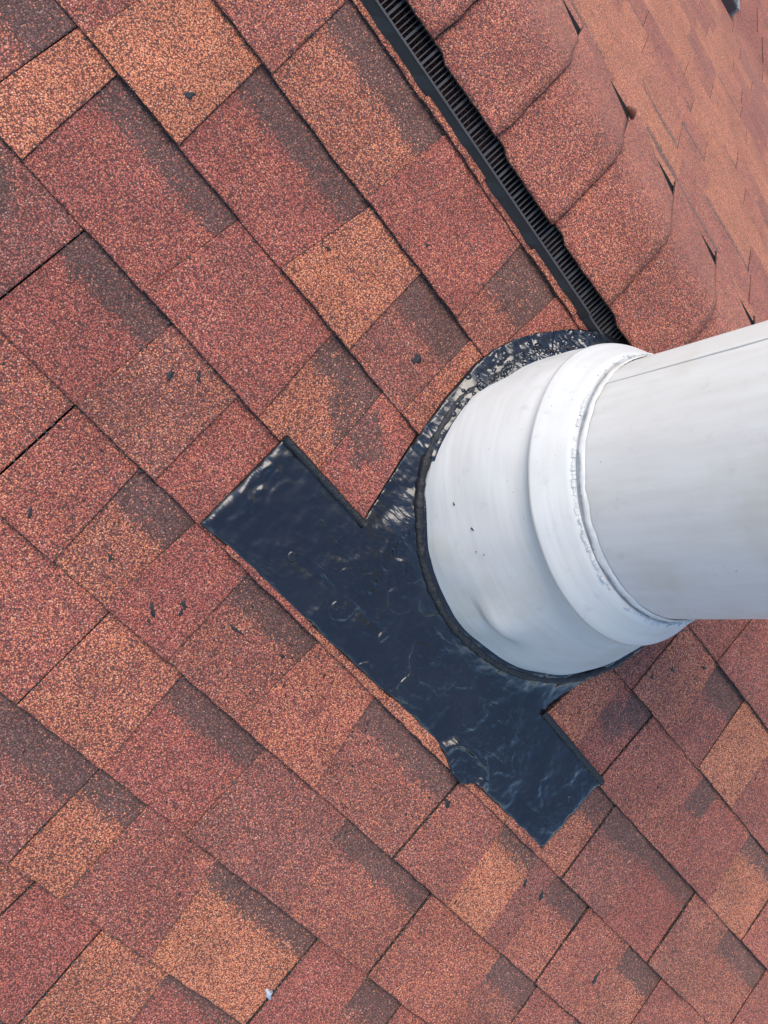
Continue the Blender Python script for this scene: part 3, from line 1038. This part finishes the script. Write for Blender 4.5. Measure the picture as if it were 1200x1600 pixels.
# ------------------------------------------------------------------ small things lying about
def blob(name, F, u, v, n, lu, lv, rot, mat, h=.0012, npt=11, seed=0):
    """a small irregular flattened fleck"""
    rg = random.Random(seed)
    ring = []
    for i in range(npt):
        a = 2 * math.pi * i / npt
        k = rg.uniform(.35, 1.3)
        x, y = lu * k * math.cos(a), lv * k * math.sin(a)
        ring.append((x * math.cos(rot) - y * math.sin(rot), x * math.sin(rot) + y * math.cos(rot)))
    b = MB()
    vs = [F.p(u + x, v + y, n - .001) for x, y in ring] + [F.p(u + x * .85, v + y * .85, n + h * .7) for x, y in ring] + [F.p(u + x * .4, v + y * .4, n + h * rg.uniform(.8, 1.2)) for x, y in ring] + [F.p(u, v, n + h)]
    N = npt
    fs = []
    for k in range(2):
        fs += [(k * N + i, k * N + (i + 1) % N, (k + 1) * N + (i + 1) % N, (k + 1) * N + i) for i in range(N)]
    fs += [(2 * N + i, 2 * N + (i + 1) % N, 3 * N) for i in range(N)]
    b.add(vs, fs)
    return b.build(name, [mat], None, F.p(u, v, n), smooth=True)


def near_top(u, v):
    """height of the shingle surface at a roof point"""
    k = math.ceil(-v / S - 1e-6)
    k = max(k, 0)
    s = (v + k * S) / S
    raised = 0
    for a, nx in zip(NEAR_TABS.get(k, []), NEAR_TABS.get(k, [])[1:]):
        if a[0] <= u < nx[0] and a[2] != 9:
            raised = a[2]
    add = .003 if raised else 0
    return (.0052 + add) + (-.0064) * s


SPOTS = [
    (-.0549, -.2381, .008, .005, 1.0, 'black tar fleck on the bright orange shingle at the top left'),
    (.1716, -.2230, .004, .003, .3, 'tiny black tar fleck on the orange tab right of the banded red one'),
    (.2543, -.1141, .004, .003, .8, 'tiny black tar fleck on the red tab beside the ridge vent'),
    (.1530, -.4711, .013, .004, -1.1, 'long black tar smear on the brown tab left of the flashing corner'),
    (.1791, -.4500, .010, .004, -.8, 'short black tar smear on the brown tab closest to the flashing corner'),
    (.3527, -.2223, .008, .007, .2, 'round black tar blob on the brown tab left of the pipe'),
    (.3350, -.6813, .010, .0035, -.6, 'left one of three tar flecks on the red tab below the flashing corner'),
    (.3589, -.6529, .012, .005, -.4, 'largest tar fleck on the red tab below the flashing corner'),
    (.3634, -.6616, .009, .003, -1.2, 'thin tar streak under the largest fleck on the red tab'),
    (.2565, -.6698, .007, .004, -.9, 'tar fleck on the orange brown tab with a dark band at the left'),
    (.1569, -.6913, .008, .003, -.7, 'tar fleck on the speckled red tab at the left edge'),
    (.8495, -.6086, .009, .006, -1.1, 'black tar drip just below the swollen edge of the flashing'),
    (1.0575, -.6149, .008, .004, -1.2, 'upper tar fleck on the narrow brown tab right of the bright orange one'),
    (1.0973, -.6109, .012, .005, -1.3, 'torn tar scrap across the joint right of the narrow brown tab'),
    (1.2973, -.6487, .016, .0045, -1.45, 'long dark tar stroke on the pink tab at the bottom right'),
    (1.0190, -.2116, .006, .003, .2, 'tar fleck in the middle of the orange red tab under the pipe'),
    (1.0700, -.1666, .006, .004, .4, 'tar fleck near the upper corner of the orange red tab under the pipe'),
    (.9925, -.2471, .006, .003, -.7, 'tar fleck at the left joint of the orange red tab under the pipe'),
    (.5029, -.6169, .005, .004, .3, 'faint tar dot on the brown banded tab below the flashing'),
    (.4307, -.6328, .016, .003, .1, 'thin curved tar scrape on the brown banded tab below the flashing'),
]
for i, (u, v, a, b, r_, lab) in enumerate(SPOTS):
    o = blob('tar_spot', NEAR, u, v, near_top(u, v) + .0003, a, b, r_, M_MAT, .0006, 13, i)
    tag(o, lab, 'tar spot', 'tar spots splashed on the shingles')

o = blob('pebble', NEAR, .824, -.9516, near_top(.824, -.9516) + .002, .0085, .0055, -.4, plain('grey stone', (.36, .38, .41), .7, 0, .001, 200), .005, 12, 77)
tag(o, 'small pale grey pebble lying on a shingle joint near the bottom', 'pebble')

# brown leaf caught under the corner of a cap
lf = MB()
lp, _ = ridge_section(.135, .034)
lp = lp + Vector((.343, 0, 0))
n_ = 9
vs = []
for i in range(n_):
    t_ = i / (n_ - 1)
    w_ = .0065 * math.sin(math.pi * min(1, t_ * .92 + .04)) ** .7
    for sgn in (-1, 0, 1):
        vs.append(lp + Vector((-.020 * t_ + .006, .004 + w_ * sgn * .4 + .004 * t_, .004 * math.sin(math.pi * t_) + w_ * sgn * .9 + .002 * (sgn == 0))))
lf.add(vs, [(i * 3 + a, (i + 1) * 3 + a, (i + 1) * 3 + a + 1, i * 3 + a + 1) for i in range(n_ - 1) for a in range(2)])
leaf = lf.build('leaf', [plain('dry brown leaf', (.16, .055, .025), .6, 0, .001, 150)], None, lp, smooth=True)
sol = leaf.modifiers.new('thickness', 'SOLIDIFY'); sol.thickness = .0006
tag(leaf, 'small dry brown leaf caught under the far corner of a ridge cap', 'leaf')

# flat dark skylight lying on the far slope: only its nearest corner is in the picture
dcam = ray_dir((1155, 17))
kk = (FAR.p(0, 0, .035) - CAM).dot(FAR.en) / dcam.dot(FAR.en)
cn = CAM + dcam * kk
su, sv = (cn - FAR.o).dot(FAR.eu), (cn - FAR.o).dot(FAR.ev)
bv = empty('skylight', FAR.p(su, sv, 0), 'flat dark skylight with a thin pale rim at the top right corner', 'skylight')
def vbox(name, a0, a1, b0, b1, z0, z1, mat):
    b = MB()
    b.box(FAR, su + a0, su + a1, sv + b0, sv + b1, z0, z1)
    return b.build(name, [mat], bv, FAR.p(su, sv, 0))
m_dk, m_pl = plain('dark tinted pane', (.050, .038, .035), .75), plain('pale trim', (.20, .19, .18), .9)
vbox('curb', .012, .40, -.40, -.002, -.03, .030, m_dk)
vbox('pane', .014, .41, -.41, -.004, .0305, .035, m_dk)
vbox('frame', 0, .0115, -.41, .0, -.03, .037, m_pl)
vbox('frame', .012, .41, .0005, .008, -.03, .033, m_dk)

# toe of a dark shoe at the bottom edge
sh = empty('shoe', NEAR.p(1.19, -.86, 0), 'toe of a dark shoe poking in at the bottom edge', 'shoe')
def toe(name, z0, z1, grow, mat):
    b = MB()
    vs = []
    nn = 20
    prof = [(1.0, 0), (1.04, .25), (1.0, .55), (.85, .8), (.55, .95), (.0, 1.0)]
    for (k, zz) in prof:
        for i in range(nn):
            a = math.pi * 2 * i / nn
            x, y = .042 * grow * k * math.cos(a), (.075 if math.sin(a) > 0 else .18) * grow * k * math.sin(a)
            x, y = x * .8 + y * .35, y * .94 - x * .3
            vs.append(NEAR.p(1.155 + x, -.895 + y, z0 + (z1 - z0) * zz))
    b.add(vs, [(k * nn + i, k * nn + (i + 1) % nn, (k + 1) * nn + (i + 1) % nn, (k + 1) * nn + i) for k in range(len(prof) - 1) for i in range(nn)])
    return b.build(name, [mat], sh, NEAR.p(1.155, -.895, z0), smooth=True)
toe('sole', .006, .026, 1.0, plain('black rubber sole', (.012, .011, .010), .7))
toe('upper', .020, .060, .93, plain('dark brown suede', (.022, .015, .010), .8, 0, .001, 300))

# dark specks chipped out of the paint of the flared base
for i, (q, ln, rot) in enumerate([((711, 788), .0032, .4), ((737, 826), .0036, .7), ((758, 866), .0015, .2), ((742, 862), .0012, 1.0)]):
    d = ray_dir(q)
    best = min(BASE_V, key=lambda p: ((p - CAM).cross(d)).length + .03 * (p - CAM).dot(d))
    nn = (best - Vector((AX.x, AX.y, -.02))).normalized()
    nn = Vector((nn.x, nn.y, .55)).normalized()
    t1 = Vector((0, 0, 1)).cross(nn).normalized()
    FF = Frame(best, t1, nn.cross(t1))
    o = blob('paint_chip', FF, 0, 0, .0008, ln, ln * .3, rot, M_EDGE, .0005, 8, 100 + i)
    w_ = o.location.copy()
    o.parent = base
    o.location = w_ - (pipe.location + base.location)

# crumbs of dirt and loose granules caught along the butts and joints
cr = MB()
rng = random.Random(31)
for k in range(1, 9):
    tabs = NEAR_TABS[k]
    lo, hi = tabs[0][0], tabs[-1][0]
    for _ in range(330):
        u = rng.uniform(lo, hi)
        if rng.random() < .55:
            v = -k * S - abs(rng.gauss(0, .0018)) - .0005
        else:
            a = rng.choice(tabs[1:-1])
            sft = rng.random()
            u = a[0] + (a[1] - a[0]) * sft + rng.gauss(0, .0015)
            v = -k * S + S * sft
        if inside(u, v, FL) or math.hypot(u - RC[0], v - RC[1]) < .25 or (.42 < u < .9 and v > -.43):
            continue
        n = near_top(u, v) + .0004
        r_ = rng.uniform(.0006, .0019)
        c0 = NEAR.p(u, v, n)
        dirs = [NEAR.eu, -NEAR.eu, NEAR.ev, -NEAR.ev, NEAR.en, -NEAR.en]
        cr.add([c0 + d * r_ * rng.uniform(.5, 1.4) for d in dirs], [(0, 2, 4), (2, 1, 4), (1, 3, 4), (3, 0, 4), (2, 0, 5), (1, 2, 5), (3, 1, 5), (0, 3, 5)])
tag(cr.build('debris', [plain('grey dirt crumbs', (.075, .066, .056), .9, 0, 0, 400, .6)]), 'fine grey dirt crumbs caught along the shingle joints', kind='stuff')

# fine flecks of tar spattered round the patch, densest just below and left of it
fk = MB()
rng = random.Random(41)
for _ in range(170):
    if rng.random() < .7:
        u, v = rng.gauss(.55, .28), -.575 - abs(rng.gauss(0, .09))
    else:
        u, v = rng.uniform(-.1, 1.4), rng.uniform(-.95, -.05)
    if inside(u, v, FL) or math.hypot(u - RC[0], v - RC[1]) < .26 or v > -.02:
        continue
    n = near_top(u, v) + .0004
    L, Wd, a = rng.uniform(.0008, .0042), rng.uniform(.0005, .0013), rng.uniform(-1.6, .4)
    ca, sa = math.cos(a), math.sin(a)
    pts = []
    for i in range(7):
        t_ = 2 * math.pi * i / 7
        x, y = L * math.cos(t_) * rng.uniform(.6, 1.2), Wd * math.sin(t_) * rng.uniform(.6, 1.3)
        pts.append((x * ca - y * sa, x * sa + y * ca))
    vs = [NEAR.p(u + x, v + y, n - .0008) for x, y in pts] + [NEAR.p(u + x * .8, v + y * .8, n + .0005) for x, y in pts]
    fk.add(vs, [(i, (i + 1) % 7, 7 + (i + 1) % 7, 7 + i) for i in range(7)] + [tuple(range(7, 14))])
tag(fk.build('tar_flecks', [M_MAT]), 'fine black tar flecks spattered on the shingles around the patch', kind='stuff')
